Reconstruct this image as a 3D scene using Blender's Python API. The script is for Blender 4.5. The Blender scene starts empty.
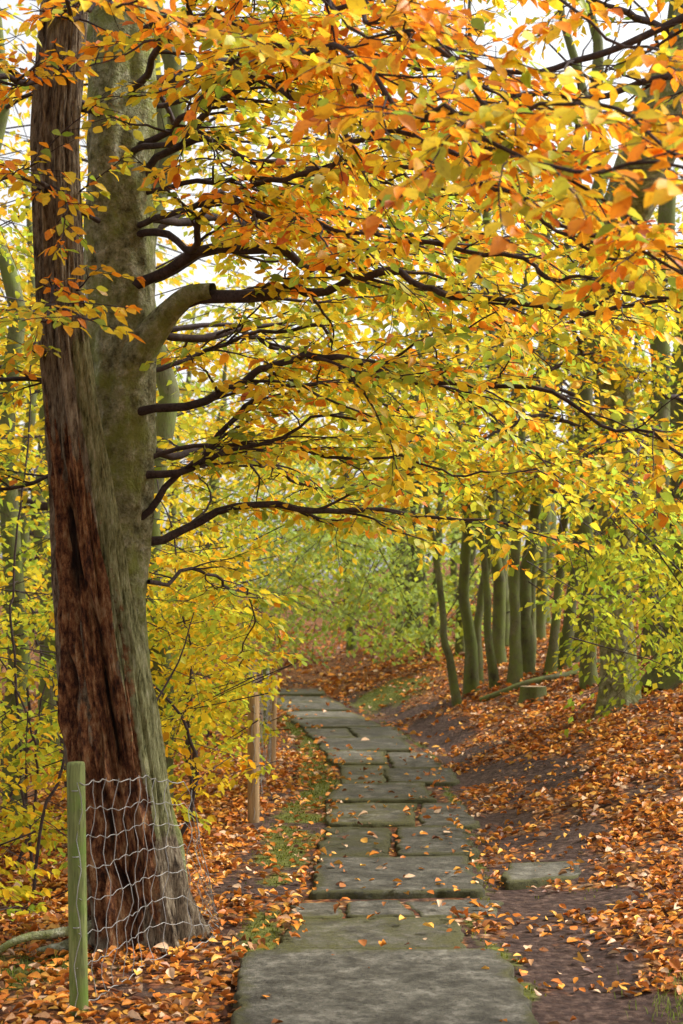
import bpy, math, random
import numpy as np
from mathutils import Vector, noise
SEED=11
rng=np.random.default_rng(SEED); random.seed(SEED)
scene=bpy.context.scene
col=scene.collection

# ------------------------------------------------------------------ helpers
def link(o,parent=None):
    col.objects.link(o)
    if parent is not None: o.parent=parent
    return o
def empty(name):
    e=bpy.data.objects.new(name,None); e.empty_display_size=.2
    return link(e)
def np_mesh(name,V,F,mat,parent=None,attr=None,smooth=False):
    """V (n,3); F list of (m,k) int arrays"""
    me=bpy.data.meshes.new(name)
    V=np.asarray(V,dtype=np.float32)
    if not isinstance(F,list): F=[F]
    F=[np.asarray(f,dtype=np.int32) for f in F if len(f)]
    loops=np.concatenate([f.ravel() for f in F])
    totals=np.concatenate([np.full(len(f),f.shape[1],dtype=np.int32) for f in F])
    starts=np.concatenate([[0],np.cumsum(totals)[:-1]]).astype(np.int32)
    me.vertices.add(len(V)); me.vertices.foreach_set('co',V.ravel())
    me.loops.add(len(loops)); me.loops.foreach_set('vertex_index',loops)
    me.polygons.add(len(totals)); me.polygons.foreach_set('loop_start',starts); me.polygons.foreach_set('loop_total',totals)
    if smooth: me.polygons.foreach_set('use_smooth',np.ones(len(totals),dtype=bool))
    me.update(calc_edges=True)
    if attr is not None:
        a=me.attributes.new('Col','FLOAT_COLOR','POINT')
        c=np.ones((len(V),4),dtype=np.float32); c[:,:3]=attr
        a.data.foreach_set('color',c.ravel())
    me.materials.append(mat)
    o=bpy.data.objects.new(name,me)
    return link(o,parent)
def norm(a): return a/np.maximum(np.linalg.norm(a,axis=-1,keepdims=True),1e-9)
def nz(x,y,z=0.): return noise.noise(Vector((float(x),float(y),float(z))))
def sst(a,b,x):
    t=np.clip((x-a)/(b-a),0,1); return t*t*(3-2*t)

# ------------------------------------------------------------------ materials
def new_mat(name):
    m=bpy.data.materials.new(name); m.use_nodes=True
    nt=m.node_tree; nt.nodes.clear()
    return m,nt,nt.nodes,nt.links
def ramp(n,stops):
    r=n.new('ShaderNodeValToRGB'); e=r.color_ramp.elements
    while len(e)<len(stops): e.new(.5)
    for i,(p,c) in enumerate(stops):
        e[i].position=p; e[i].color=(*c,1) if len(c)==3 else c
    return r
def noise_node(n,l,vec,scale,detail=5,rough=.6):
    t=n.new('ShaderNodeTexNoise'); t.inputs['Scale'].default_value=scale
    t.inputs['Detail'].default_value=detail; t.inputs['Roughness'].default_value=rough
    if vec is not None: l.new(vec,t.inputs['Vector'])
    return t
def mixc(n,l,fac,a,b):
    m=n.new('ShaderNodeMix'); m.data_type='RGBA'
    for s,v in ((m.inputs[0],fac),(m.inputs[6],a),(m.inputs[7],b)):
        if hasattr(v,'links'): l.new(v,s)
        elif isinstance(v,(int,float)): s.default_value=v
        else: s.default_value=(*v,1)
    return m.outputs[2]
def mapr(n,l,v,a,b,c=0,d=1):
    m=n.new('ShaderNodeMapRange'); l.new(v,m.inputs[0])
    m.inputs[1].default_value=a;m.inputs[2].default_value=b;m.inputs[3].default_value=c;m.inputs[4].default_value=d
    return m.outputs[0]

def leaf_mat(name,trans=.45,gloss=0.):
    m,nt,n,l=new_mat(name)
    out=n.new('ShaderNodeOutputMaterial'); at=n.new('ShaderNodeAttribute'); at.attribute_name='Col'
    c=at.outputs['Color']
    if gloss:
        tc=n.new('ShaderNodeTexCoord')
        nn=noise_node(n,l,tc.outputs['Object'],60,2)
        f=mapr(n,l,nn.outputs['Fac'],.52,.72,0,.6)
        hs=n.new('ShaderNodeHueSaturation'); hs.inputs['Value'].default_value=.6; hs.inputs['Hue'].default_value=.475
        l.new(c,hs.inputs['Color']); c=mixc(n,l,f,c,hs.outputs['Color'])
    d=n.new('ShaderNodeBsdfDiffuse'); l.new(c,d.inputs['Color'])
    t=n.new('ShaderNodeBsdfTranslucent'); l.new(c,t.inputs['Color'])
    mx=n.new('ShaderNodeMixShader'); mx.inputs[0].default_value=trans
    l.new(d.outputs[0],mx.inputs[1]); l.new(t.outputs[0],mx.inputs[2]); res=mx.outputs[0]
    if gloss:
        g=n.new('ShaderNodeBsdfGlossy'); g.inputs['Roughness'].default_value=.4; g.inputs['Color'].default_value=(1,1,1,1)
        m2=n.new('ShaderNodeMixShader'); m2.inputs[0].default_value=gloss; l.new(res,m2.inputs[1]); l.new(g.outputs[0],m2.inputs[2]); res=m2.outputs[0]
    l.new(res,out.inputs[0])
    return m
M_leaf=leaf_mat('beech_leaf',.52,.018)
M_leaf_far=leaf_mat('beech_leaf_far',.55)
M_litter=leaf_mat('fallen_leaf',.12,.02)
M_grass=leaf_mat('grass_blade',.3)

def bark_mat(name,stops,zs=.18,scale=9,bump=.6,moss=None,mossamt=.5,fine=60,dist=.02):
    m,nt,n,l=new_mat(name)
    out=n.new('ShaderNodeOutputMaterial'); p=n.new('ShaderNodeBsdfPrincipled'); p.inputs['Roughness'].default_value=.85
    p.inputs['Specular IOR Level'].default_value=.2
    tc=n.new('ShaderNodeTexCoord'); mp=n.new('ShaderNodeMapping'); mp.inputs['Scale'].default_value=(1,1,zs)
    l.new(tc.outputs['Object'],mp.inputs[0])
    a=noise_node(n,l,mp.outputs[0],scale,8,.65)
    r=ramp(n,stops); l.new(a.outputs['Fac'],r.inputs[0]); c=r.outputs[0]
    b=noise_node(n,l,mp.outputs[0],fine,4,.6)
    dk=n.new('ShaderNodeHueSaturation'); dk.inputs['Value'].default_value=.45; l.new(c,dk.inputs['Color'])
    c=mixc(n,l,mapr(n,l,b.outputs['Fac'],.5,.68,0,.9),c,dk.outputs[0])
    if moss:
        q=noise_node(n,l,tc.outputs['Object'],3.2,8,.75)
        c=mixc(n,l,mapr(n,l,q.outputs['Fac'],.62-.3*mossamt,.72-.2*mossamt,0,.85),c,moss)
    l.new(c,p.inputs['Base Color'])
    ad=n.new('ShaderNodeMath'); ad.operation='MULTIPLY_ADD'; l.new(b.outputs['Fac'],ad.inputs[0]); ad.inputs[1].default_value=.5; l.new(a.outputs['Fac'],ad.inputs[2])
    bp=n.new('ShaderNodeBump'); bp.inputs['Strength'].default_value=bump; bp.inputs['Distance'].default_value=dist
    l.new(ad.outputs[0],bp.inputs['Height']); l.new(bp.outputs[0],p.inputs['Normal'])
    l.new(p.outputs[0],out.inputs[0]); return m
M_beech=bark_mat('beech_bark',[(.36,(.09,.085,.04)),(.46,(.21,.21,.11)),(.56,(.32,.32,.19)),(.68,(.56,.55,.42))],zs=.9,scale=15,moss=(.21,.24,.05),mossamt=.6,bump=1,dist=.035,fine=70)
M_branch=bark_mat('branch_bark',[(.3,(.03,.021,.02)),(.6,(.07,.05,.046)),(.8,(.16,.135,.11))],zs=1,scale=14,bump=.4,dist=.006)
M_far=bark_mat('far_bark',[(.3,(.05,.046,.022)),(.6,(.14,.135,.065)),(.8,(.24,.23,.14))],zs=.4,scale=5,moss=(.12,.15,.03),mossamt=.7)
M_postg=bark_mat('mossy_post',[(.3,(.10,.11,.04)),(.6,(.21,.24,.08)),(.8,(.32,.34,.15))],zs=.08,scale=40,bump=.5,moss=(.12,.19,.03),mossamt=.55,dist=.008,fine=120)
M_postb=bark_mat('timber_post',[(.3,(.22,.13,.06)),(.6,(.42,.28,.14)),(.8,(.52,.38,.22))],zs=.08,scale=40,bump=.4,dist=.006,fine=120)
M_stump=bark_mat('cut_wood',[(.3,(.25,.18,.10)),(.6,(.4,.3,.18)),(.8,(.5,.4,.26))],zs=1,scale=8,bump=.3)

def dead_mat():
    m,nt,n,l=new_mat('dead_wood')
    out=n.new('ShaderNodeOutputMaterial'); p=n.new('ShaderNodeBsdfPrincipled'); p.inputs['Roughness'].default_value=.8
    p.inputs['Specular IOR Level'].default_value=.2
    tc=n.new('ShaderNodeTexCoord'); mp=n.new('ShaderNodeMapping'); mp.inputs['Scale'].default_value=(1,1,.22)
    l.new(tc.outputs['Object'],mp.inputs[0])
    a=noise_node(n,l,mp.outputs[0],38,9,.75)
    mp2=n.new('ShaderNodeMapping'); mp2.inputs['Scale'].default_value=(1,1,.42); l.new(tc.outputs['Object'],mp2.inputs[0])
    b=noise_node(n,l,mp2.outputs[0],20,10,.78)
    k=noise_node(n,l,tc.outputs['Object'],6,10,.78)
    r1=ramp(n,[(.38,(.04,.027,.018)),(.46,(.17,.12,.075)),(.54,(.34,.265,.17)),(.66,(.56,.47,.34))]); l.new(a.outputs['Fac'],r1.inputs[0])
    r2=ramp(n,[(.38,(.025,.010,.006)),(.45,(.13,.045,.02)),(.52,(.34,.14,.055)),(.58,(.50,.27,.12)),(.68,(.66,.46,.27))]); l.new(b.outputs['Fac'],r2.inputs[0])
    r3=ramp(n,[(.38,(.07,.068,.022)),(.46,(.25,.245,.10)),(.55,(.42,.41,.20)),(.66,(.64,.60,.38))]); l.new(a.outputs['Fac'],r3.inputs[0])
    at=n.new('ShaderNodeAttribute'); at.attribute_name='Col'
    sp=n.new('ShaderNodeSeparateColor'); l.new(at.outputs['Color'],sp.inputs[0])
    def rag(s,nf,lo=.9,hi=1.0):
        ad=n.new('ShaderNodeMath'); ad.operation='MULTIPLY_ADD'; l.new(nf,ad.inputs[0]); ad.inputs[1].default_value=1.1; l.new(s,ad.inputs[2])
        return mapr(n,l,ad.outputs[0],lo,hi,0,1)
    c=mixc(n,l,rag(sp.outputs[1],k.outputs['Fac'],.9,1.05),r1.outputs[0],r3.outputs[0])
    c=mixc(n,l,rag(sp.outputs[0],k.outputs['Fac'],.88,.96),c,r2.outputs[0])
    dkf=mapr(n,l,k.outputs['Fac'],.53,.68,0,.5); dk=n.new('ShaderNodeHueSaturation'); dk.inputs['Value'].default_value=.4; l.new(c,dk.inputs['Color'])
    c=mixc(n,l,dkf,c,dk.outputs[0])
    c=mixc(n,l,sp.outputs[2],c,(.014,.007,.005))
    l.new(c,p.inputs['Base Color'])
    ad=n.new('ShaderNodeMath'); ad.operation='ADD'; l.new(a.outputs['Fac'],ad.inputs[0]); l.new(b.outputs['Fac'],ad.inputs[1])
    bp=n.new('ShaderNodeBump'); bp.inputs['Strength'].default_value=1; bp.inputs['Distance'].default_value=.06
    l.new(ad.outputs[0],bp.inputs['Height']); l.new(bp.outputs[0],p.inputs['Normal'])
    l.new(p.outputs[0],out.inputs[0]); return m
M_dead=dead_mat()

def ground_mat():
    m,nt,n,l=new_mat('woodland_floor')
    out=n.new('ShaderNodeOutputMaterial'); p=n.new('ShaderNodeBsdfPrincipled'); p.inputs['Roughness'].default_value=.9
    p.inputs['Specular IOR Level'].default_value=.2
    tc=n.new('ShaderNodeTexCoord'); O=tc.outputs['Object']
    a=noise_node(n,l,O,14,10,.75)
    soil=ramp(n,[(.3,(.018,.010,.008)),(.5,(.055,.03,.022)),(.6,(.115,.07,.05)),(.72,(.24,.16,.12))]); l.new(a.outputs['Fac'],soil.inputs[0])
    v=n.new('ShaderNodeTexVoronoi'); v.inputs['Scale'].default_value=17; v.inputs['Randomness'].default_value=1; l.new(O,v.inputs['Vector'])
    s=n.new('ShaderNodeSeparateColor'); l.new(v.outputs['Color'],s.inputs[0])
    lf=ramp(n,[(0,(.10,.04,.02)),(.3,(.28,.09,.03)),(.6,(.50,.18,.04)),(.85,(.62,.29,.08)),(1,(.60,.4,.26))]); l.new(s.outputs[0],lf.inputs[0])
    edge=mapr(n,l,v.outputs['Distance'],.25,.6,1,.25)
    mm=n.new('ShaderNodeMix'); mm.data_type='RGBA'; mm.blend_type='MULTIPLY'; mm.inputs[0].default_value=1
    l.new(lf.outputs[0],mm.inputs[6]); l.new(edge,mm.inputs[7])
    at=n.new('ShaderNodeAttribute'); at.attribute_name='Col'
    sp=n.new('ShaderNodeSeparateColor'); l.new(at.outputs['Color'],sp.inputs[0])
    q=noise_node(n,l,O,6,6,.7)
    ad=n.new('ShaderNodeMath'); ad.operation='MULTIPLY_ADD'; l.new(q.outputs['Fac'],ad.inputs[0]); ad.inputs[1].default_value=.8; l.new(sp.outputs[0],ad.inputs[2])
    c=mixc(n,l,mapr(n,l,ad.outputs[0],.85,1.15,0,.9),soil.outputs[0],mm.outputs[2])
    ms=ramp(n,[(.3,(.04,.045,.010)),(.55,(.13,.145,.025)),(.75,(.24,.25,.05))]); l.new(a.outputs['Fac'],ms.inputs[0])
    ad2=n.new('ShaderNodeMath'); ad2.operation='MULTIPLY_ADD'; l.new(q.outputs['Fac'],ad2.inputs[0]); ad2.inputs[1].default_value=.9; l.new(sp.outputs[1],ad2.inputs[2])
    c=mixc(n,l,mapr(n,l,ad2.outputs[0],.75,.95,0,.9),c,ms.outputs[0])
    l.new(c,p.inputs['Base Color'])
    h=n.new('ShaderNodeMath'); h.operation='SUBTRACT'; l.new(a.outputs['Fac'],h.inputs[0]); l.new(v.outputs['Distance'],h.inputs[1])
    bp=n.new('ShaderNodeBump'); bp.inputs['Strength'].default_value=.8; bp.inputs['Distance'].default_value=.04
    l.new(h.outputs[0],bp.inputs['Height']); l.new(bp.outputs[0],p.inputs['Normal'])
    l.new(p.outputs[0],out.inputs[0]); return m
M_ground=ground_mat()

def slab_mat():
    m,nt,n,l=new_mat('mossy_flagstone')
    out=n.new('ShaderNodeOutputMaterial'); p=n.new('ShaderNodeBsdfPrincipled')
    p.inputs['Specular IOR Level'].default_value=.25
    tc=n.new('ShaderNodeTexCoord'); O=tc.outputs['Object']
    at=n.new('ShaderNodeAttribute'); at.attribute_name='Col'
    sp=n.new('ShaderNodeSeparateColor'); l.new(at.outputs['Color'],sp.inputs[0])
    a=noise_node(n,l,O,5.5,12,.8); b=noise_node(n,l,O,34,9,.8); g=noise_node(n,l,O,3.6,12,.82)
    r=ramp(n,[(.37,(.034,.03,.022)),(.46,(.09,.081,.06)),(.54,(.16,.147,.112)),(.64,(.31,.285,.225))]); l.new(a.outputs['Fac'],r.inputs[0])
    mo=ramp(n,[(.38,(.034,.034,.008)),(.52,(.105,.10,.024)),(.66,(.21,.195,.05))]); l.new(b.outputs['Fac'],mo.inputs[0])
    ad=n.new('ShaderNodeMath'); ad.operation='MULTIPLY_ADD'; l.new(g.outputs['Fac'],ad.inputs[0]); ad.inputs[1].default_value=2.2; l.new(sp.outputs[0],ad.inputs[2])
    c=mixc(n,l,mapr(n,l,ad.outputs[0],1.3,1.65,0,.85),r.outputs[0],mo.outputs[0])
    # each slab is its own tone (value stored per slab)
    tn=n.new('ShaderNodeHueSaturation'); l.new(c,tn.inputs['Color']); l.new(mapr(n,l,sp.outputs[1],0,1,.75,1.25),tn.inputs['Value']); c=tn.outputs[0]
    dk=n.new('ShaderNodeHueSaturation'); dk.inputs['Value'].default_value=.35; l.new(c,dk.inputs['Color'])
    c=mixc(n,l,mapr(n,l,b.outputs['Fac'],.52,.62,0,.85),c,dk.outputs[0])
    l.new(c,p.inputs['Base Color'])
    l.new(mapr(n,l,a.outputs['Fac'],.35,.65,.5,.9),p.inputs['Roughness'])
    h=n.new('ShaderNodeMath'); h.operation='MULTIPLY_ADD'; l.new(b.outputs['Fac'],h.inputs[0]); h.inputs[1].default_value=.5; l.new(a.outputs['Fac'],h.inputs[2])
    bp=n.new('ShaderNodeBump'); bp.inputs['Strength'].default_value=1; bp.inputs['Distance'].default_value=.05
    l.new(h.outputs[0],bp.inputs['Height']); l.new(bp.outputs[0],p.inputs['Normal'])
    l.new(p.outputs[0],out.inputs[0]); return m
M_slab=slab_mat()
def wire_mat():
    m,nt,n,l=new_mat('galvanised_wire')
    out=n.new('ShaderNodeOutputMaterial'); p=n.new('ShaderNodeBsdfPrincipled')
    tc=n.new('ShaderNodeTexCoord'); a=noise_node(n,l,tc.outputs['Object'],12)
    r=ramp(n,[(.3,(.22,.21,.19)),(.7,(.42,.42,.40))]); l.new(a.outputs['Fac'],r.inputs[0]); l.new(r.outputs[0],p.inputs['Base Color'])
    p.inputs['Metallic'].default_value=.4; p.inputs['Roughness'].default_value=.5; l.new(p.outputs[0],out.inputs[0]); return m
M_wire=wire_mat()

# ------------------------------------------------------------------ terrain
PY=np.array([4.0,5.9,7.0,7.7,8.7,10.4,12.2,14,15.8,18.2,21.4,24.7,29,33,60])
PL=np.array([-.45,-.47,-.48,-.28,-.21,-.17,-.12,-.08,-.08,-.21,-.47,-.8,-1.2,-1.45,-1.4])
PR=np.array([.72,.73,.80,.65,.85,.94,1.0,1.0,1.08,1.07,.8,.42,-.1,-.5,.2])
def height(x,y):
    xl=np.interp(y,PY,PL); xr=np.interp(y,PY,PR)
    sl=.08+.34*sst(6,16,y)
    dx=np.maximum(0,x-xr-.3); h=sl*dx/(1+dx*.09)
    dl=np.maximum(0,xl-.75-x); h-=.15*dl/(1+dl*.05)
    t=np.maximum(0,y-32); h+=.085*t/(1+t/130)
    off=min(1,max(0,(dx+dl)*1.2)+.1)
    h+=.09*off*nz(x*.9,y*.9,3.1)+.025*off*nz(x*3.1,y*3.1,7.)
    if abs(x)>6 or y>40: h+=.5*nz(x*.12,y*.12,1.)*sst(6,14,max(abs(x),y-34))
    return float(h)
def litter(x,y):
    xl=float(np.interp(y,PY,PL)); xr=float(np.interp(y,PY,PR))
    m=1.03
    if x>xr-.05 and y<30:
        w=1.0 if y>8 else .5
        band=1-sst(w*.45,w*1.25,x-xr+.8*nz(x*1.1,y*.8,5))
        m-=.72*band
    if xl-.6<x<xr and y<34: m-=.33
    m+=.8*nz(x*1.2,y*1.1,9.)+.5*nz(x*3.5,y*3.5,2.)
    return float(np.clip(m,0,1))
def mossm(x,y):
    xl=float(np.interp(y,PY,PL)); xr=float(np.interp(y,PY,PR))
    m=0
    if 8.6<y<24: m=max(m,math.exp(-((x-(xl-.18))/.24)**2)*float(sst(8.6,10,y))*(.8+1.2*nz(x*2.5,y*1.6,8)))
    if 6<y<26: m=max(m,.6*math.exp(-((x-xr-.03)/.08)**2)+.5*nz(x,y*1.5,2)-.1)
    m=max(m,math.exp(-((x-1.0)/.75)**2-((y-27.5)/2.3)**2))
    m=max(m,.9*math.exp(-((x+1.55)/.35)**2-((y-7.0)/.4)**2))
    m=max(m,.7*math.exp(-((x-1.6)/.25)**2-((y-5.8)/.3)**2))
    m=max(m,.8*math.exp(-((x+.43)/.14)**2-((y-7.6)/.7)**2))
    return float(np.clip(m+.3*nz(x*3,y*3,4)*(m>.1),0,1))
k=5.3
tx=np.linspace(-1,1,250); xs=170*np.sinh(k*tx)/math.sinh(k)
ty=np.linspace(-.72,1,290); ys=9+210*np.sinh(k*ty)/math.sinh(k)
V=[];A=[]
for yy in ys:
    for xx in xs:
        V.append((xx,yy,height(xx,yy)))
        A.append((litter(xx,yy),mossm(xx,yy),0) if abs(xx)<40 and -5<yy<90 else (.9,0,0))
nx=len(xs);ny=len(ys)
I=np.arange(nx*ny).reshape(ny,nx)
F=np.stack([I[:-1,:-1],I[:-1,1:],I[1:,1:],I[1:,:-1]],-1).reshape(-1,4)
np_mesh('ground',V,F,M_ground,attr=np.array(A),smooth=True)

# ------------------------------------------------------------------ flagstone path
path=empty('stone_path')
def slab(name,corners,top,moss,parent,tilt=0.,inset=.012):
    c=np.array(corners,float); pts=[]
    c=c+np.array([[nz(p[0]*7,p[1]*7,3)*1.7,nz(p[0]*7,p[1]*7,8)] for p in c])*.10
    for i in range(4):
        a=c[i]; b=c[(i+1)%4]; L=np.linalg.norm(b-a); nseg=max(6,int(L/.04))
        for j in range(nseg):
            t=j/nseg; p=a+(b-a)*t
            if j==0: p=p+(c.mean(0)-p)*.03
            p=p+np.array([nz(p[0]*5,p[1]*5,top*90),nz(p[0]*5+9,p[1]*5,top*70)*.7])*.045+np.array([nz(p[0]*17,p[1]*17,1),nz(p[0]*17,p[1]*17,5)])*.022
            pts.append(p)
    pts=np.array(pts); cen=pts.mean(0); n=len(pts)
    pts=pts-np.sign(pts-cen)*inset*np.minimum(1,np.abs(pts-cen)/.15)
    d=norm(pts-cen)
    g=np.array([height(p[0],p[1]) for p in pts]).mean()
    tx_=random.uniform(-.015,.015)
    def ring(off,z,f=0): 
        q=pts-d*off if not f else cen+(pts-cen)*f
        return np.column_stack([q,np.array([g+z+tilt*(p[1]-cen[1])+tx_*(p[0]-cen[0])+.009*nz(p[0]*5,p[1]*5,2) for p in q])])
    rings=[ring(0,-.06),ring(0,top-.014),ring(.006,top-.005),ring(.016,top),ring(0,top+.001,.85),ring(0,top,.6),ring(0,top,.3)]
    V=np.concatenate(rings+[np.array([[cen[0],cen[1],g+top+.009*nz(cen[0]*5,cen[1]*5,2)]])])
    ma=np.concatenate([np.full(n,moss+.55)]*4+[np.full(n,moss+.10),np.full(n,moss),np.full(n,moss),np.array([moss])])
    tone=random.random()
    F4=[];F3=[]; R=len(rings)
    for r in range(R-1):
        for i in range(n):
            j=(i+1)%n; F4.append((r*n+i,r*n+j,(r+1)*n+j,(r+1)*n+i))
    for i in range(n): F3.append(((R-1)*n+i,(R-1)*n+(i+1)%n,R*n))
    np_mesh(name,V,[np.array(F4),np.array(F3)],M_slab,parent,attr=np.column_stack([ma,ma*0+tone,ma*0]),smooth=False)
def q(xa,xb,ya,yb,s=0.,w=0.):
    return [(xa,ya),(xb,ya+s),(xb+w,yb+s),(xa+w,yb)]
rows=[
 (q(-.46,.76,3.6,5.2),.06,.0),(q(-.47,.80,5.22,6.98,.02,.03),.078,.0),
 (q(-.31,.62,7.10,7.94,.03,.0),.024,.4),
 (q(-.0,.40,7.99,8.44,.04),.016,.15),(q(.42,.90,8.03,8.48,-.03),.010,.0),(q(-.30,-.02,7.97,8.42,.0),.012,.2),
 (q(-.22,.86,8.52,9.78,.05,.01),.052,.05),
 (q(-.17,.40,9.84,11.36,.02,.03),.033,.45),(q(.41,.97,9.88,11.28,.03,.02),.045,.2),
 (q(-.18,.58,11.43,12.74,.03,.03),.038,.4),(q(.59,1.08,11.34,12.8,.02,.01),.028,.05),
 (q(-.10,.86,12.86,14.16,.05,.02),.050,.25),
 (q(-.04,.45,14.25,15.94,.02,.0),.034,.4),(q(.46,1.14,14.28,15.58,.03,.0),.045,.2),
 (q(-.12,.57,16.02,17.64,.02,-.06),.050,.25),(q(.58,1.12,15.69,17.58,.02,-.03),.034,.1),
 (q(-.22,1.0,17.75,19.42,.04,-.16),.050,.2),
 (q(-.44,.25,19.54,21.32,.04,-.16),.036,.25),(q(.26,.92,19.54,21.28,.04,-.16),.048,.25),
 (q(-.6,.68,21.46,23.22,.04,-.22),.05,.2),(q(-.85,.42,23.36,25.32,.04,-.24),.036,.2),
 (q(-1.1,.14,25.46,27.52,.04,-.22),.05,.2),(q(-1.3,-.1,27.66,30.0,.04,-.18),.036,.2),(q(-1.5,-.35,30.15,32.6,.04,-.1),.05,.2)]
for i,(c,t,m) in enumerate(rows): slab('flagstone_%d'%(i+1),c,t,m-.05,path,random.uniform(-.01,.01))
slab('side_flagstone',[(.93,8.85),(1.55,9.0),(1.68,9.62),(1.05,9.5)],.03,.1,path)

# ------------------------------------------------------------------ tubes, leaves
class Tubes:
    def __init__(s): s.V=[];s.F=[];s.n=0
    def add(s,P,R,sides=5,cap=False,ridge=None):
        P=np.asarray(P,float); m=len(P); R=np.asarray(R,float)
        T=norm(np.gradient(P,axis=0))
        mean=norm(P[-1]-P[0]+1e-6)
        ref=np.array([0,0,1.]) if abs(mean[2])<.75 else np.array([0,-1.,.0])
        B=norm(np.cross(T,ref)); N=np.cross(B,T)
        a=np.arange(sides)*2*math.pi/sides
        r=np.repeat(R[:,None],sides,1)
        if ridge is not None: r=r*ridge(P,a)
        V=P[:,None,:]+r[:,:,None]*(np.cos(a)[None,:,None]*B[:,None,:]+np.sin(a)[None,:,None]*N[:,None,:])
        I=s.n+np.arange(m*sides).reshape(m,sides); J=np.roll(I,-1,1)
        s.F.append(np.stack([I[:-1],J[:-1],J[1:],I[1:]],-1).reshape(-1,4))
        s.V.append(V.reshape(-1,3)); s.n+=m*sides
    def build(s,name,mat,parent=None,smooth=True):
        if not s.V: return
        return np_mesh(name,np.concatenate(s.V),np.concatenate(s.F),mat,parent,smooth=smooth)
def spline(pts,step=.12,wob=0.,freq=1.6,seed=0.):
    P=np.array(pts,float); n=len(P)
    Q=np.vstack([2*P[0]-P[1],P,2*P[-1]-P[-2]]); out=[]
    for i in range(n-1):
        p0,p1,p2,p3=Q[i:i+4]; m=max(2,int(np.linalg.norm(p2-p1)/step))
        for j in range(m):
            t=j/m; out.append(.5*((2*p1)+(-p0+p2)*t+(2*p0-5*p1+4*p2-p3)*t*t+(-p0+3*p1-3*p2+p3)*t**3))
    out.append(P[-1]); out=np.array(out)
    if wob:
        for k_,p in enumerate(out):
            f=min(1,k_/5)
            nv=np.array(noise.noise_vector(Vector((p[0]*freq+seed,p[1]*freq,p[2]*freq+seed))))
            nv2=np.array(noise.noise_vector(Vector((p[0]*freq*3.3+seed,p[1]*freq*3.3,p[2]*freq*3.3+seed))))
            out[k_]=p+wob*f*(nv+.3*nv2)
    return out
class Leaves:
    def __init__(s): s.P=[];s.D=[];s.N=[];s.S=[];s.C=[]
    def add(s,p,d,n,sz,c): s.P.append(p);s.D.append(d);s.N.append(n);s.S.append(sz);s.C.append(c)
def leaf_mesh(name,P,D,N,S,C,mat,parent=None,detail=1,curl=.14,fold=.10):
    P=np.asarray(P,float);D=norm(np.asarray(D,float));N=np.asarray(N,float);S=np.asarray(S,float);C=np.asarray(C,float)
    N=norm(N-(N*D).sum(1,keepdims=True)*D); B=np.cross(D,N); n=len(P)
    if detail:
        T=np.array([(0,0,0),(.5,0,0),(1,0,0),(.18,.2,1),(.5,.31,1),(.82,.16,1),(.18,-.2,1),(.5,-.31,1),(.82,-.16,1)])
        Q=np.array([(0,1,4,3),(1,2,5,4),(0,6,7,1),(1,7,8,2)])
    else:
        T=np.array([(0,0,0),(.45,.31,1),(1,0,0),(.5,-.31,1)]); Q=np.array([(0,3,2,1)])
    m=len(T); wv=rng.uniform(.8,1.2,n); cu=rng.normal(curl,curl*.8,n); fo=rng.normal(fold,fold*.8,n)
    u=T[None,:,0]; v=T[None,:,1]*wv[:,None]; w=-cu[:,None]*u**2+fo[:,None]*np.abs(T[None,:,1])*3
    V=P[:,None]+S[:,None,None]*(u[...,None]*D[:,None]+v[...,None]*B[:,None]+w[...,None]*N[:,None])
    F=(np.arange(n)*m)[:,None,None]+Q[None]
    Cc=np.repeat(C,m,0)
    return np_mesh(name,V.reshape(-1,3),F.reshape(-1,4),mat,parent,attr=Cc,smooth=False)

PAL={'g':(.28,.38,.04),'yg':(.62,.62,.055),'y':(.95,.70,.04),'yo':(.96,.52,.03),'o':(.96,.33,.02),'r':(.68,.18,.02),'pg':(.40,.50,.15),'lg':(.42,.56,.06)}
def pick(w):
    ks=list(w.keys()); c=np.array(PAL[random.choices(ks,[w[k_] for k_ in ks])[0]])
    return np.clip(c*random.uniform(.78,1.08)*np.array([random.uniform(.95,1.05),random.uniform(.93,1.07),1]),0,.96)
W_front={'o':.46,'yo':.27,'y':.19,'r':.03,'yg':.03,'lg':.02}
W_mid={'y':.42,'yo':.18,'o':.13,'yg':.16,'g':.04,'lg':.06,'r':.01}
W_low={'yg':.34,'y':.30,'g':.11,'yo':.10,'o':.05,'lg':.10}
W_green={'yg':.36,'lg':.42,'g':.10,'y':.12}
def near_w(p):
    v=nz(p[0]*1.5,p[1]*1.5,p[2]*1.8)
    s=(p[2]-3.1)*.26+v*1.4+(6.1-p[1])*.33
    if s>.36: return W_front
    if s>-.42: return W_mid
    return W_low
UP=np.array([0,0,1.])
def rotz(d,a):
    c,s=math.cos(a),math.sin(a); return np.array([d[0]*c-d[1]*s,d[0]*s+d[1]*c,d[2]])
def walk(p,d,L,step,wand=.12,droop=.0):
    n=max(2,int(L/step)); P=[p]; d=d/np.linalg.norm(d)
    for i in range(n):
        d=d+np.array([random.gauss(0,wand),random.gauss(0,wand),random.gauss(0,wand*.6)-droop]); d/=np.linalg.norm(d)
        p=p+d*step; P.append(p)
    return np.array(P)
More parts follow.
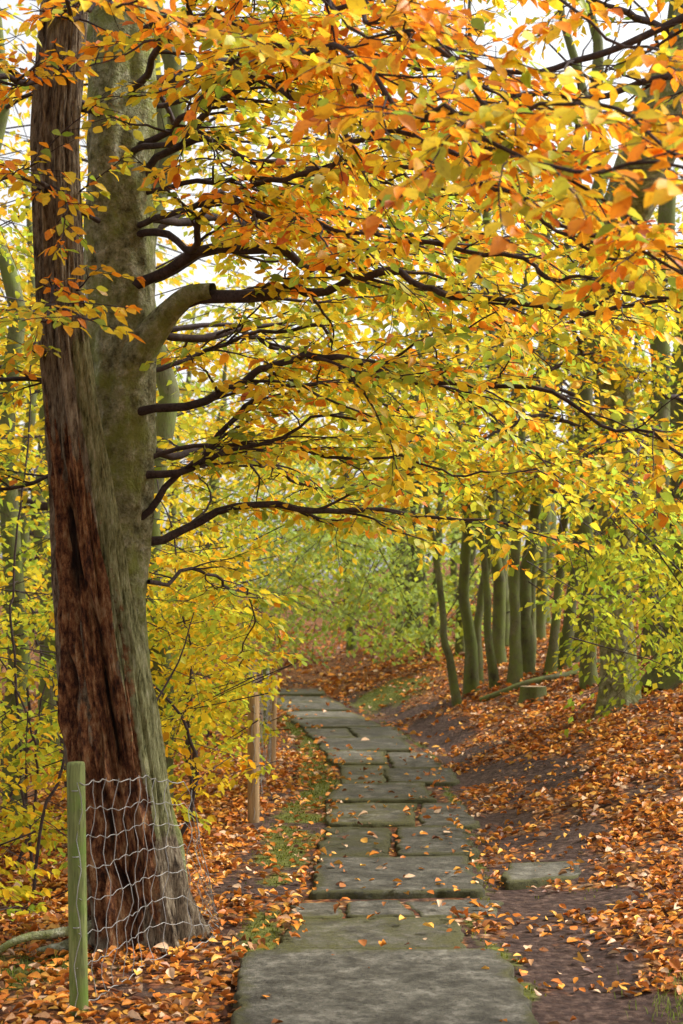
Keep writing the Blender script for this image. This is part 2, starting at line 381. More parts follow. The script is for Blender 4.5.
def put_leaves(LV,P,w,size,step,jit=.65,start=.15,keep=1.):
    m=P[len(P)//2]
    if nz(m[0]*1.2+7,m[1]*1.2,m[2]*1.8)<-.2: keep=keep*.4
    seg=np.linalg.norm(np.diff(P,axis=0),axis=1); L=seg.sum(); t=L*start; side=1; cum=np.concatenate([[0],np.cumsum(seg)])
    while t<L:
        i=min(len(seg)-1,int(np.searchsorted(cum,t)-1)); i=max(0,i)
        if random.random()<keep:
            p=P[i]+(P[i+1]-P[i])*((t-cum[i])/max(seg[i],1e-6)); d=(P[i+1]-P[i])/max(seg[i],1e-6)
            ld=rotz(d,side*random.uniform(.5,1.2)); ld[2]=ld[2]*.4-random.uniform(-.1,.7)
            nn=UP+np.array([random.gauss(0,jit),random.gauss(0,jit)-.35,0])
            LV.add(p+ld*size*.12,ld,nn,size*random.uniform(.65,1.2),pick(w(p) if callable(w) else w))
        side=-side; t+=step*random.uniform(.7,1.3)
    if random.random()<keep:
        LV.add(P[-1],P[-1]-P[-2]+np.array([0,0,-.01]),UP+np.array([random.gauss(0,jit),random.gauss(0,jit),0]),size*random.uniform(.7,1.1),pick(w(P[-1]) if callable(w) else w))
def limb(TB,LV,pts,r0,w,spray=.8,size=.073,spacing=.14,start=.14,r1=.004,wob=.2,keep=.95,lstep=.041,tw=1.,droop=.014,minr=.0):
    P=spline(pts,.08,wob,1.4,random.uniform(0,50)); n=len(P)
    t=np.linspace(0,1,n); R=r1+(r0*.82-r1)*(1-t)**1.15
    R=R*np.array([1+.14*nz(i*.7,r0*90) for i in range(n)])
    TB.add(P,R,8)
    seg=np.linalg.norm(np.diff(P,axis=0),axis=1); cum=np.concatenate([[0],np.cumsum(seg)]); L=cum[-1]
    s=L*start; side=1
    while s<L:
        i=min(n-2,max(0,int(np.searchsorted(cum,s)-1))); p=P[i]; d=(P[i+1]-P[i]); d=d/np.linalg.norm(d)
        fr=s/L; ln=spray*(1-.4*fr)*random.choice([.45,.7,.9,1.1,1.5])*random.uniform(.85,1.1)
        dd=rotz(d,side*random.uniform(.4,1.1)); dd[2]=dd[2]*.5+random.uniform(-.25,.3)
        B=walk(p,dd,ln,.07,.15,droop); rb=min(R[i]*.55,.010)
        TB.add(B,np.linspace(rb,.0018,len(B)),5)
        put_leaves(LV,B,w,size,lstep*1.3,start=.3,keep=keep)
        sb=random.uniform(.08,.18); sd=1
        while sb<ln:
            ib=min(len(B)-2,int(sb/.07)); db=B[ib+1]-B[ib]; db/=np.linalg.norm(db)
            tl=tw*random.uniform(.12,.38)*(1-.4*sb/ln)
            td=rotz(db,sd*random.uniform(.5,1.0)); td[2]=td[2]*.5+random.uniform(-.25,.15)
            Tt=walk(B[ib],td,tl,.055,.12,droop*1.5)
            TB.add(Tt,np.linspace(min(rb*.5,.0035),.0012,len(Tt)),3)
            put_leaves(LV,Tt,w,size,lstep,keep=keep)
            sd=-sd; sb+=random.uniform(.07,.14)
        side=-side if random.random()<.8 else side; s+=spacing*random.uniform(.4,1.6)
    Pe=P[-3:]; put_leaves(LV,Pe,w,size,lstep)

def rough(a1=.06,a2=.03,f=2.5,zf=.8,seed=0):
    def fn(P,a):
        out=np.ones((len(P),len(a)))
        for i,p in enumerate(P):
            for j,th in enumerate(a):
                cx,sx=math.cos(th),math.sin(th)
                out[i,j]=1+a1*nz(cx*f+seed,sx*f,p[2]*zf)*2+a2*nz(cx*f*3+seed,sx*f*3,p[2]*zf*3)*2
        return out
    return fn
def trunk(TB,pts,rad,sides=20,step=.12,wob=.0,rg=None,flare=0.):
    P=spline(pts,step,wob,.7,random.uniform(0,30)); n=len(P)
    zs_=np.array([p[2] for p in pts]); R=np.interp(P[:,2],zs_,rad)
    R=R*(1+flare*np.exp(-(P[:,2]-P[0,2])/.28))
    TB.add(P,R,sides,ridge=rg)
    return P,R

# ------------------------------------------------------------------ dead trunk
zc=np.array([-.15,.05,.4,.9,1.26,2.0,2.58,3.37,4.2,5.0,5.6])
xc=np.array([-1.05,-1.05,-1.10,-1.17,-1.22,-1.33,-1.40,-1.49,-1.51,-1.46,-1.40])
rc=np.array([.27,.26,.25,.235,.225,.185,.155,.12,.11,.10,.09])
S=220;zz=np.linspace(-.15,5.6,420);V=[];A=[]
for z in zz:
    cx=np.interp(z,zc,xc);r0=np.interp(z,zc,rc)
    for j in range(S):
        th=2*math.pi*j/S; c,s=math.cos(th),math.sin(th)
        g=1+.13*nz(c*1.6,s*1.6,z*.5)*2+.08*nz(c*4.5+3,s*4.5,z*.6)*2+.06*nz(c*11,s*11,z*1.1)*2+.04*nz(c*24,s*24,z*2.6)*2
        g+=.38*math.exp(-max(z,0)/.2)*max(0,.45+.55*math.sin(5*th+.8+.6*nz(c,s,2)))+.1*math.exp(-max(z,0)/.5)*math.sin(3*th+1)
        dth=(th-math.radians(262)+math.pi)%(2*math.pi)-math.pi
        px=dth
        rot=math.exp(-((px+.22+.4*nz(z*1.7,4,4))/1.05)**4)*float(sst(-.2,.3,z))*float(1-sst(2.2,2.9,z+.6*nz(c*4,s*4,1)))
        rot*=.80+.9*nz(c*2.5,s*2.5,z*1.1)+.5*nz(c*8,s*8,z*2.5)
        w1=.06*nz(z*5,1,2)
        rg_=.85+.5*nz(c*8,s*8,z*5)
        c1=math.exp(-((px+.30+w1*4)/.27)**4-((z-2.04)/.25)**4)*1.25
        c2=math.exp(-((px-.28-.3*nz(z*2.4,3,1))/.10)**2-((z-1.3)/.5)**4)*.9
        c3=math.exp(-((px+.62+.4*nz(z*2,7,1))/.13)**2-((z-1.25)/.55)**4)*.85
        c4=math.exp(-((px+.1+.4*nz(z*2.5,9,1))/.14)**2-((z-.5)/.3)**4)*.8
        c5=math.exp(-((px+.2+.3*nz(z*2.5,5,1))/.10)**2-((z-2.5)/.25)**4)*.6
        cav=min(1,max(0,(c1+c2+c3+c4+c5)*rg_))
        rr=min(1,max(0,rot)*1.8)
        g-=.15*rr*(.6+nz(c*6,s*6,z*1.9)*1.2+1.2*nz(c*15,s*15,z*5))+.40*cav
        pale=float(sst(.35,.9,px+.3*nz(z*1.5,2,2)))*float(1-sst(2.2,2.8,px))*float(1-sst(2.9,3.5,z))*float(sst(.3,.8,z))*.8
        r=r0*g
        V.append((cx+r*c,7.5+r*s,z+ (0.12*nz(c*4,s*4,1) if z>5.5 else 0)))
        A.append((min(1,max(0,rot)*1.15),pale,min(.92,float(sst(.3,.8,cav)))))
I=np.arange(len(zz)*S).reshape(len(zz),S);J=np.roll(I,-1,1)
F=np.stack([I[:-1],J[:-1],J[1:],I[1:]],-1).reshape(-1,4)
dead=empty('dead_tree_trunk')
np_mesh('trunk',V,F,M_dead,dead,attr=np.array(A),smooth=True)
tb=Tubes()
for pts,r in [([(-1.25,7.35,.12),(-1.5,7.15,.10),(-1.75,7.1,.0),(-2.1,7.25,-.12)],.03),([(-1.2,7.4,.1),(-1.45,7.3,.02),(-1.7,7.5,-.08)],.04)]:
    P=spline(pts,.05,.06,3); tb.add(P,np.linspace(r,.008,len(P)),8)
tb.build('roots',M_beech,dead)

# ------------------------------------------------------------------ near beech
beech=empty('beech_tree'); tb=Tubes(); LV=Leaves(); tt=Tubes()
trunk(tt,[(-1.08,8.02,-.15),(-1.12,8.03,.4),(-1.2,8.05,.9),(-1.25,8.07,1.5),(-1.26,8.08,2.0),(-1.25,8.1,2.4),(-1.25,8.1,3.2),(-1.27,8.1,4.2),(-1.24,8.1,5.2),(-1.2,8.15,6.4),(-1.15,8.2,8)],[.24,.20,.165,.145,.145,.165,.195,.19,.175,.15,.09],56,.05,.03,rough(.10,.06,1.6,1.9),.3)
kn=spline([(-1.27,8.08,2.95),(-1.15,7.98,3.16),(-1.02,7.93,3.33),(-.86,7.86,3.46),(-.7,7.78,3.48)],.04,.02)
tt.add(kn,np.interp(np.linspace(0,1,len(kn)),[0,.5,1],[.12,.075,.045]),16,ridge=rough(.12,.05,2,3))
limbs=[
 ([(-1.0,7.93,3.34),(-.86,7.86,3.46),(-.7,7.78,3.46),(-.35,7.6,3.38),(.3,7.3,3.52),(1.0,7.0,3.45)],.055,1.0),
 ([(-1.2,8.05,4.1),(-.95,8.0,4.28),(-.5,7.8,4.15),(0,7.6,4.0),(.7,7.3,3.8)],.03,.9),
 ([(-1.2,8.0,4.6),(-.65,6.7,4.45),(-.1,5.3,3.78),(.4,4.4,3.2),(.95,3.6,2.66)],.026,.8),
 ([(-1.2,8.0,4.9),(-.4,6.2,4.6),(.3,5.0,3.8),(.8,4.1,3.1),(1.05,3.5,2.8)],.024,.75),
 ([(-1.2,8.0,4.3),(-.2,6.2,4.1),(.6,5.0,3.35),(1.2,4.2,2.75)],.022,.75),
 ([(-1.15,8.0,3.9),(.0,6.4,3.75),(.9,5.2,3.05),(1.5,4.6,2.6)],.022,.75),
 ([(-1.15,8.05,2.25),(-.8,8.0,2.5),(-.2,7.9,2.68),(.4,8.0,2.72)],.026,.8),
 ([(-1.15,8.1,2.12),(-.7,8.2,2.25),(-.2,8.2,2.25),(.4,8.3,2.33),(1.2,8.4,2.25)],.034,.7),
 ([(-1.15,8.05,2.5),(-.75,8.0,2.6),(-.4,7.8,2.95),(.15,7.5,3.12),(.7,7.2,3.1)],.028,.8),
 ([(-1.2,8,3.55),(-.4,7.6,3.66),(.3,7.0,3.38),(.9,6.6,3.2),(1.5,6.3,3.15),(2.1,6.0,2.85)],.040,.8),
 ([(-1.2,8,2.85),(-.3,7.5,3.0),(.5,6.9,2.82),(1.2,6.4,2.65),(1.9,6,2.3)],.032,.8),
 ([(-1.4,8,4.55),(-2.1,7.6,4.6),(-2.8,7.3,4.3)],.03,.8),
 ([(-1.35,7.9,4.5),(-1.7,7.0,4.45),(-2.3,6.4,4.2)],.03,.5),
 ([(-1.4,8,3.0),(-2.0,7.5,2.98),(-2.6,7,2.8)],.02,.8),
 ([(-1.4,8,2.6),(-1.9,7.7,2.45),(-2.5,7.4,2.3)],.018,.8),
 ([(-1.35,7.9,3.9),(-1.75,6.9,3.9),(-1.9,6.1,3.6),(-1.7,5.4,3.2)],.018,.6),
 ([(-1.38,7.85,3.4),(-1.5,6.9,3.25),(-1.2,6.2,3.0),(-.9,5.7,2.85)],.016,.4),
 ([(-1.3,7.9,5.1),(-1.25,6.6,4.65),(-1.0,5.4,4.05),(-.7,4.6,3.65)],.020,.38),
 ([(-1.2,8.1,5.3),(-.5,6.4,4.8),(.0,5.2,3.98),(.4,4.4,3.45)],.022,.7),
 ([(-1.2,8.1,5.6),(-.4,6.6,5.1),(.4,5.4,4.2),(1.0,4.3,3.45)],.024,.65),
 ([(-1.2,8.1,5.2),(-.5,7.4,5.1),(.4,6.6,4.7),(1.3,6,4.4),(2.1,5.6,4.25)],.034,.75),
 ([(-1.15,8,4.35),(-.5,6.9,4.25),(.1,5.9,3.7),(.7,5.1,3.15),(1.35,4.4,2.8)],.024,.75),
 ([(-1.15,8,3.85),(-.3,7.0,3.72),(.4,6.3,3.35),(1.1,5.6,3.0),(1.75,5.2,2.65)],.026,.7),
 ([(-1.2,8.2,3.4),(-.5,9,3.4),(.2,9.8,3.2),(1,10.5,2.9)],.032,.9),
 ([(-1.15,8.2,2.7),(-.6,9.2,2.7),(0,10.2,2.55),(.6,11,2.3)],.03,.9),
 ([(-1.2,8.2,4.0),(-.3,9.3,4.4),(.8,10.4,4.3),(2,11.3,4)],.034,1.),
 ([(-1.2,8.2,4.8),(-.2,9,5.1),(.7,9.8,5.2),(1.4,10.5,5.0)],.034,.9),
 ([(-1.2,8.2,5.4),(-.4,9.5,5.9),(.3,10.5,6.1),(1.0,11.3,5.9)],.034,1.),
 ([(-1.1,8.1,1.9),(-.8,8.9,1.9),(-.7,9.8,1.7),(-.75,10.6,1.4)],.016,.6),
 ]
for i in range(6):
    a_=random.uniform(-1.0,.75); z=2.6+i*.5; L=random.uniform(2.3,3.7); dx,dy=math.cos(a_),math.sin(a_)
    b=np.array([-1.2+.1*dx,8.08+.1*dy,z]); rise=random.uniform(.0,.35); fall=random.uniform(.3,1.1) if z>3 else random.uniform(0,.3)
    limbs.append(([b,b+np.array([dx*L*.3,dy*L*.3,rise]),b+np.array([dx*L*.65,dy*L*.6,rise*.7-fall*.35]),b+np.array([dx*L,dy*L*.9,-fall])],random.uniform(.015,.024),random.uniform(.65,.95)))
for lb in limbs: limb(tb,LV,lb[0],lb[1],near_w,lb[2])
tt.build('trunk',M_beech,beech); tb.build('branches',M_branch,beech)
leaf_mesh('leaves',LV.P,LV.D,LV.N,LV.S,LV.C,M_leaf,beech)
n_near=len(LV.P)

# beech just to the right of the view; its limbs reach over the path
bt=empty('beech_tree'); tb=Tubes(); LV=Leaves(); tt=Tubes()
g0=height(3.3,6.1)
trunk(tt,[(3.3,6.1,g0-.2),(3.3,6.1,1.2),(3.2,6.1,3),(3.2,6.1,5),(3.1,6.2,7.5)],[.26,.22,.2,.17,.08],24,.1,.06,rough(.06,.03),.4)
for lb,kp in [(([(3.15,6.1,4.05),(2.3,5.7,4.15),(1.4,5.5,3.98),(.75,5.6,3.9),(.25,5.7,4.1),(-.2,5.8,4.3)],.042,.45),.45),
 (([(3.15,6.1,4.2),(2.3,6.05,4.0),(1.2,6.15,3.97),(.4,6.4,4.13),(-.4,6.8,4.38)],.034,.45),.45),
 (([(3.15,6.1,3.3),(2.4,5.9,3.35),(1.8,5.7,3.2),(1.2,5.4,2.95)],.022,.6),.8)]:
    limb(tb,LV,lb[0],lb[1],near_w,lb[2],keep=kp,spacing=.2)
tt.build('trunk',M_beech,bt); tb.build('branches',M_branch,bt); leaf_mesh('leaves',LV.P,LV.D,LV.N,LV.S,LV.C,M_leaf,bt)
n_near+=len(LV.P)

# ------------------------------------------------------------------ trees on the right bank
def gz(x,y): return height(x,y)
bt=empty('beech_tree'); tb=Tubes(); LV=Leaves(); tt=Tubes()
g=gz(4.3,17)
trunk(tt,[(4.1,17,g-.2),(4.2,17,g+.9),(4.3,17,g+2.2),(4.3,17,g+4),(4.4,17,g+6.5),(4.7,17,g+10)],[.40,.34,.31,.28,.24,.16],26,.15,.1,rough(.09,.03),.45)
for lb in [([(4.1,16.8,3.2),(3.3,14.5,3.6),(2.6,12.3,3.1),(2.0,10.6,2.5)],.04,1.1),
 ([(4.1,16.8,2.6),(3.3,14.8,2.9),(2.9,13,2.4),(2.5,11.5,1.8)],.03,1.0),
 ([(4.1,16.8,4.2),(3.0,15.5,4.5),(1.8,14.5,4.1),(.8,14,3.6)],.04,1.2),
 ([(4.1,16.8,3.6),(3.2,16,3.6),(2.2,15.2,3.2),(1.4,14.8,2.8)],.035,1.2),
 ([(4.2,16.8,5.2),(3.4,15,5.2),(2.6,13,4.9),(1.8,11.5,4.5)],.04,1.1),
 ([(4.2,16.8,3.0),(4.1,14.8,3.2),(3.6,12.6,2.6),(3.1,11,1.9)],.04,1.1),
 ([(4.0,17,2.4),(3.0,16.4,2.5),(2.2,15.6,2.2)],.025,.9)]:
    limb(tb,LV,lb[0],lb[1],lambda p: W_green if p[2]<2.5 else (W_low if nz(p[0],p[1],p[2])<0 else W_mid),lb[2],size=.088,spacing=.18,lstep=.058,tw=1.3,droop=.03)
tt.build('trunk',M_far,bt); tb.build('branches',M_branch,bt); leaf_mesh('leaves',LV.P,LV.D,LV.N,LV.S,LV.C,M_leaf_far,bt,detail=0)

bt=empty('beech_tree'); tb=Tubes(); LV=Leaves(); tt=Tubes()
trunk(tt,[(3.15,16.2,gz(3.15,16.2)-.2),(3.1,16,2.2),(3.0,15.6,4),(2.75,15,5.2),(2.8,13.6,5.75),(2.95,13,6.3),(3.3,12.8,7.2),(3.7,12.8,8.2),(4.3,12.8,10)],[.22,.19,.19,.21,.25,.27,.27,.25,.2],28,.13,.06,rough(.08,.04),.4)
for lb in [([(2.8,14.6,5.3),(2.2,13.6,5.5),(1.4,12.8,5.4),(.6,12.2,5.1)],.05,1.1),
 ([(2.9,15.4,4.4),(2.3,14,4.6),(1.6,12.8,4.2),(1.0,12,3.7)],.03,1.1),
 ([(3.1,12.8,6.8),(2.3,12.2,7.0),(1.5,11.6,6.7)],.05,.7),
 ([(2.9,15.5,3.6),(1.9,14.9,3.7),(.9,14.3,3.3),(.1,14,2.9)],.03,1.1)]:
    limb(tb,LV,lb[0],lb[1],W_mid,lb[2],size=.088,spacing=.2,lstep=.058,tw=1.3)
tt.build('trunk',M_beech,bt); tb.build('branches',M_branch,bt); leaf_mesh('leaves',LV.P,LV.D,LV.N,LV.S,LV.C,M_leaf_far,bt,detail=0)

# multi-stem clump + log + stump
ms=empty('multi_stem_tree'); tt=Tubes(); tb=Tubes(); LV=Leaves()
for x,y,lean,r in [(1.85,22.5,-.35,.06),(2.1,23,-.1,.10),(2.45,22.6,-.2,.065),(2.7,22.2,.05,.09),(2.95,22.8,.15,.11),(3.25,22.3,.25,.075),(3.5,22.7,.45,.10),(2.3,24.3,.2,.08),(3.2,24.5,.1,.09),(3.75,23.2,.5,.075)]:
    z=gz(x,y)
    P,R=trunk(tt,[(x,y,z-.15),(x+lean*.4,y,z+.9),(x+lean*.7,y+.1,z+2.0),(x+lean*1.5,y,z+3.6),(x+lean*2.4,y+.2,z+6)],[r*1.2,r,r*.9,r*.7,r*.35],12,.2,.16,rough(.1,.03),.4)
    limb(tb,LV,[P[len(P)//2],P[len(P)//2]+np.array([random.uniform(-1.3,.6),-1.,.5]),P[len(P)//2]+np.array([random.uniform(-2.3,1),-2.,.1])],.02,W_low,1.1,size=.11,spacing=.3,lstep=.08,tw=1.6)
tt.build('stems',M_far,ms); tb.build('branches',M_branch,ms); leaf_mesh('leaves',LV.P,LV.D,LV.N,LV.S,LV.C,M_leaf_far,ms,detail=0)
tt=Tubes(); P=spline([(2.1,21.5,gz(2.1,21.5)+.04),(2.8,21.4,gz(2.8,21.4)+.06),(3.5,21.5,gz(3.5,21.5)+.05),(4.2,21.8,gz(4.2,21.8)+.05)],.1,.05); tt.add(P,np.linspace(.05,.08,len(P)),12,ridge=rough(.1,.04)); tt.build('fallen_log',M_far)
st=empty('tree_stump'); z=gz(2.72,20.2)
tt=Tubes(); tt.add(np.array([(2.72,20.2,z-.1),(2.72,20.2,z),(2.72,20.2,z+.1),(2.72,20.2,z+.2)]),[.26,.21,.19,.185],24,ridge=rough(.08,.03)); tt.build('bark',M_far,st)
a=np.linspace(0,2*math.pi,24,endpoint=False); Vc=np.concatenate([[[2.72,20.2,z+.208]],np.column_stack([2.72+.18*np.cos(a),20.2+.18*np.sin(a),np.full(24,z+.2)])])
np_mesh('cut_top',Vc,np.array([(0,1+i,1+(i+1)%24) for i in range(24)]),M_stump,st)

# ------------------------------------------------------------------ fence
def post(name,x,y,h,r,mat,lean=(0,0)):
    e=empty(name); g=gz(x,y); zs=[-.25,0,.2,.4,.6,.8,h-.015,h-.002,h]; rs=[r,r*1.02,r,r*.99,r,r*.98,r*.97,r*.86,.0005]
    P=np.array([(x+lean[0]*z,y+lean[1]*z,g+z) for z in zs]); t=Tubes(); t.add(P,rs,20,ridge=rough(.025,.012,2,1,x)); t.build('post',mat,e,smooth=True)
    t=Tubes()
    for z in (h-.12,h-.4,h-.7): # wire staples
        c=np.array([x+lean[0]*z,y-r-.004,g+z]); t.add(np.array([c+(-.012,.006,0),c+(-.01,-.004,0),c+(.01,-.004,0),c+(.012,.006,0)]),[.002]*4,4)
    t.build('staples',M_wire,e)
post('fence_post',-1.12,6.07,1.08,.04,M_postg,(-.012,0))
post('fence_post',-.73,11.8,1.08,.05,M_postb,(.0,0))
post('fence_post',-.78,15.8,1.05,.05,M_postb,(.02,0))
post('fence_post',-1.05,20.0,1.05,.05,M_postg,(-.01,0))
post('fence_post',-1.55,25.0,1.05,.05,M_postb)
post('fence_post',-1.95,30.0,1.05,.05,M_postg)
def net(name,path,tops,dx=.13,nrow=8):
    P=spline([(p[0],p[1],0) for p in path],.04); seg=np.linalg.norm(np.diff(P,axis=0),axis=1); cum=np.concatenate([[0],np.cumsum(seg)]); L=cum[-1]
    T=np.interp(cum/L,np.linspace(0,1,len(tops)),tops)
    t=Tubes(); G=np.array([gz(p[0],p[1]) for p in P])
    def pt(i,f):
        z=G[i]+.03+f*T[i]; w=.035*np.array(noise.noise_vector(Vector((P[i,0]*3,P[i,1]*3,z*3))))
        return np.array([P[i,0],P[i,1],z])+w
    for r in range(nrow):
        f=(r/(nrow-1))**.85; pts=np.array([pt(i,f)-np.array([0,0,.018*abs(math.sin(cum[i]*math.pi/dx))]) for i in range(len(P))])
        t.add(pts,np.full(len(pts),.0026 if r in(0,nrow-1) else .0018),4)
    s=0
    while s<L:
        i=int(np.searchsorted(cum,s)); i=min(i,len(P)-1)
        pts=np.array([pt(i,f)+np.array([.012*math.sin(f*23+s*9),0,0]) for f in np.linspace(0,1,16)]); t.add(pts,np.full(16,.0018),4); s+=dx
    t.build(name,M_wire)
net('wire_netting',[(-1.11,6.02),(-1.0,6.5),(-.9,6.95),(-.76,7.15),(-.66,7.5)],[.97,.93,.92,.85,.12])
net('wire_netting',[(-.73,11.74),(-.76,13.8),(-.78,15.74),(-.92,17.9),(-1.05,19.94),(-1.55,24.94),(-1.95,29.9)],[.95,.9,.95,.9,.95,.95,.95],.15)

# ------------------------------------------------------------------ clouds of foliage (background woodland)
def cloud(box,nspray,w,size,rad=(.5,1.1),nl=60,thr=-.1,fr=.5,droop=.25,seed=0.,twigs=None):
    Ps=[];Ds=[];Ns=[];Ss=[];Cs=[]
    (x0,x1),(y0,y1),(z0,z1)=box; c=0; tries=0
    ks=list(w.keys()); pw=np.array([w[k_] for k_ in ks]); pw=pw/pw.sum(); pc=np.array([PAL[k_] for k_ in ks])
    while c<nspray and tries<nspray*8:
        tries+=1
        p=np.array([random.uniform(x0,x1),random.uniform(y0,y1),random.uniform(z0,z1)])
        if nz(p[0]*fr+seed,p[1]*fr,p[2]*fr*1.5)<thr: continue
        c+=1
        R=random.uniform(*rad); n=int(nl*random.uniform(.6,1.3))
        az=random.uniform(0,2*math.pi); ax=np.array([math.cos(az),math.sin(az),-droop*random.uniform(.2,1.6)]); bx=np.array([-math.sin(az),math.cos(az),random.gauss(0,.12)])
        u=rng.uniform(-1,1,n); v=rng.normal(0,.38,n)*(1-.5*np.abs(u))
        v=v+.1*np.sin(u*14)
        P=p+R*(u[:,None]*ax+v[:,None]*bx)+rng.normal(0,.05*R,(n,3)); P[:,2]-=.25*droop*R*u**2
        D=ax*rng.uniform(.2,1,n)[:,None]+bx*(np.sign(v)*rng.uniform(.3,1,n))[:,None]+rng.normal(0,.25,(n,3)); D[:,2]-=.25
        N=rng.normal(0,.5,(n,3)); N[:,2]+=1
        ci=rng.choice(len(ks),n,p=pw); cc=pc[ci]; base=pc[rng.choice(len(ks),p=pw)]
        C=(cc*.6+base*.4)*rng.uniform(.7,1.1,(n,1))
        Ps.append(P);Ds.append(D);Ns.append(N);Ss.append(size*rng.uniform(.65,1.25,n));Cs.append(C)
        if twigs is not None:
            q0=p-ax*R*1.3+np.array([0,0,.05]); q1=p+ax*R*.9
            q1[2]-=.2*droop*R
            twigs.add(np.array([q0,(q0+q1)/2+np.array([0,0,.08*R]),q1]),[.012*R,.008*R,.002],3)
    return [np.concatenate(a) for a in (Ps,Ds,Ns,Ss,Cs)]
def cloud_obj(name,parts,mat=None,parent=None,detail=0):
    cat=[np.concatenate([p[i] for p in parts]) for i in range(5)]
    leaf_mesh(name,*cat,mat or M_leaf_far,parent,detail=detail); return len(cat[0])

# shrubs left of the fence
sh=empty('beech_shrub'); tw=Tubes()
parts=[cloud(((-4.2,-1.75),(8.5,13),(-.3,1.9)),110,W_low,.07,(.3,.6),50,-.1,.8,.3,1,tw),
       cloud(((-4.6,-1.9),(9.5,13.5),(1.8,5.2)),110,W_low,.075,(.35,.7),50,-.1,.7,.3,21,tw),
       cloud(((-2.1,-.85),(10,14.5),(.3,2.3)),120,W_low,.07,(.3,.55),50,-.2,.8,.3,2,tw)]
cloud_obj('leaves',parts,parent=sh,detail=1)
for i in range(26):
    x=random.uniform(-4,-1.2); y=random.uniform(9,14); z=gz(x,y); tall=random.uniform(1.6,2.8) if i%3 else random.uniform(3.5,5.5)
    P=spline([(x,y,z-.1),(x+random.uniform(-.3,.3),y,z+tall*.4),(x+random.uniform(-.7,.5),y+random.uniform(-.5,.5),z+tall)],.12,.12); tw.add(P,np.linspace(random.uniform(.010,.022),.004,len(P)),6)
tw.build('stems',M_branch,sh)
sh=empty('beech_shrub'); tw=Tubes()
parts=[cloud(((-2.6,-1.2),(14.5,22),(.6,3.2)),90,W_low,.09,(.4,.8),50,-.2,.6,.3,3,tw),
       cloud(((-7,-2.5),(12,22),(-.5,3.2)),120,W_green,.10,(.5,.9),50,-.15,.5,.3,4,tw)]
cloud_obj('leaves',parts,parent=sh)
for i in range(24):
    x=random.uniform(-6,-1.5); y=random.uniform(15,21); z=gz(x,y)
    P=spline([(x,y,z-.1),(x+random.uniform(-.3,.3),y,z+1),(x+random.uniform(-.7,.6),y,z+random.uniform(2,3.5))],.2,.12); tw.add(P,np.linspace(random.uniform(.02,.04),.006,len(P)),6)
tw.build('stems',M_branch,sh)
# hanging green sprays, right
sh=empty('hanging_foliage'); tw=Tubes()
parts=[cloud(((2.1,3.6),(10.5,14.5),(1.2,2.7)),50,W_green,.075,(.35,.65),55,-.3,.8,.7,5,tw)]
cloud_obj('leaves',parts,parent=sh); tw.build('twigs',M_branch,sh)

# mid + far woodland
bg=empty('background_woodland'); tw=Tubes(); tt=Tubes()
W_pale={'pg':.5,'yg':.25,'lg':.25}
W_far={'yg':.34,'pg':.12,'y':.26,'lg':.14,'yo':.14}
W_midg={'y':.38,'yg':.26,'lg':.08,'g':.06,'yo':.14,'o':.08}
parts=[
 cloud(((-2.2,3.0),(29,38),(1.0,4.6)),180,W_pale,.15,(.7,1.4),55,-.15,.35,.6,6,tw),
 cloud(((-3,5),(14,20),(3.0,5.0)),80,W_low,.095,(.5,.9),50,-.05,.5,.3,7,tw),
 cloud(((-7,3.2),(17,27),(4.2,11)),220,W_midg,.14,(.7,1.3),50,.0,.3,.3,8,tw),
 cloud(((3.5,9),(14,28),(2,5.5)),70,W_low,.12,(.6,1.2),50,-.1,.4,.4,9,tw),
 cloud(((-11,-3),(14,28),(1.5,9)),150,W_midg,.14,(.7,1.3),50,-.05,.35,.3,10,tw),
 cloud(((-16,14),(34,48),(2.0,14)),270,W_far,.24,(1.0,2.2),60,.0,.22,.3,11,tw),
 cloud(((-26,26),(52,75),(3,17)),280,W_far,.38,(1.6,3.5),60,-.02,.15,.3,12,tw),
 cloud(((-80,80),(85,130),(4,16)),240,W_far,.9,(3,7),60,-.2,.05,.2,13,None)]
nbg=cloud_obj('leaves',parts,parent=bg)
spec=[(-1.75,13.5,.10,.02),(-3.3,14.5,.10,-.3),(-2.7,19,.14,.2),(3.4,19.5,.10,-.2),(3.4,30,.13,.3),(2.9,26,.11,-.3),(4.6,21,.16,.2),(5,27,.18,-.2),(-4.5,22,.18,.3),(-3.8,28,.18,-.2),(4.6,33,.2,.1),(2.6,31,.1,.5),(4.0,29,.12,.6),(1.4,36,.09,.5),(2.0,33,.08,.9),(.3,40,.12,-.4)]
for i in range(44):
    y=random.uniform(32,75); x=random.uniform(-.32,.32)*y
    if -.09<x/y<.03: continue
    spec.append((x,y,random.uniform(.1,.22),random.uniform(-.8,.8)))
for x,y,r,ln in spec:
    z=gz(x,y); H=random.uniform(9,15)
    P,R=trunk(tt,[(x,y,z-.2),(x+ln*.3,y,z+H*.25),(x+ln*.5,y,z+H*.5),(x+ln*1.2,y,z+H*.75),(x+ln*2,y,z+H)],[r*1.1,r,r*.85,r*.6,r*.2],10,.5,.3,None,.4)
    for j in range(7):
        i_=int(len(P)*random.uniform(.2,.85)); p=P[i_]; a_=random.uniform(0,6.28); L=random.uniform(1.2,3)
        d=np.array([math.cos(a_),math.sin(a_)*.6,random.uniform(.1,.7)])
        B=walk(p,d,L,.25,.16,.02); tw.add(B,np.linspace(R[i_]*.35,.008,len(B)),5)
tt.build('trunks',M_far,bg); tw.build('branches',M_branch,bg)

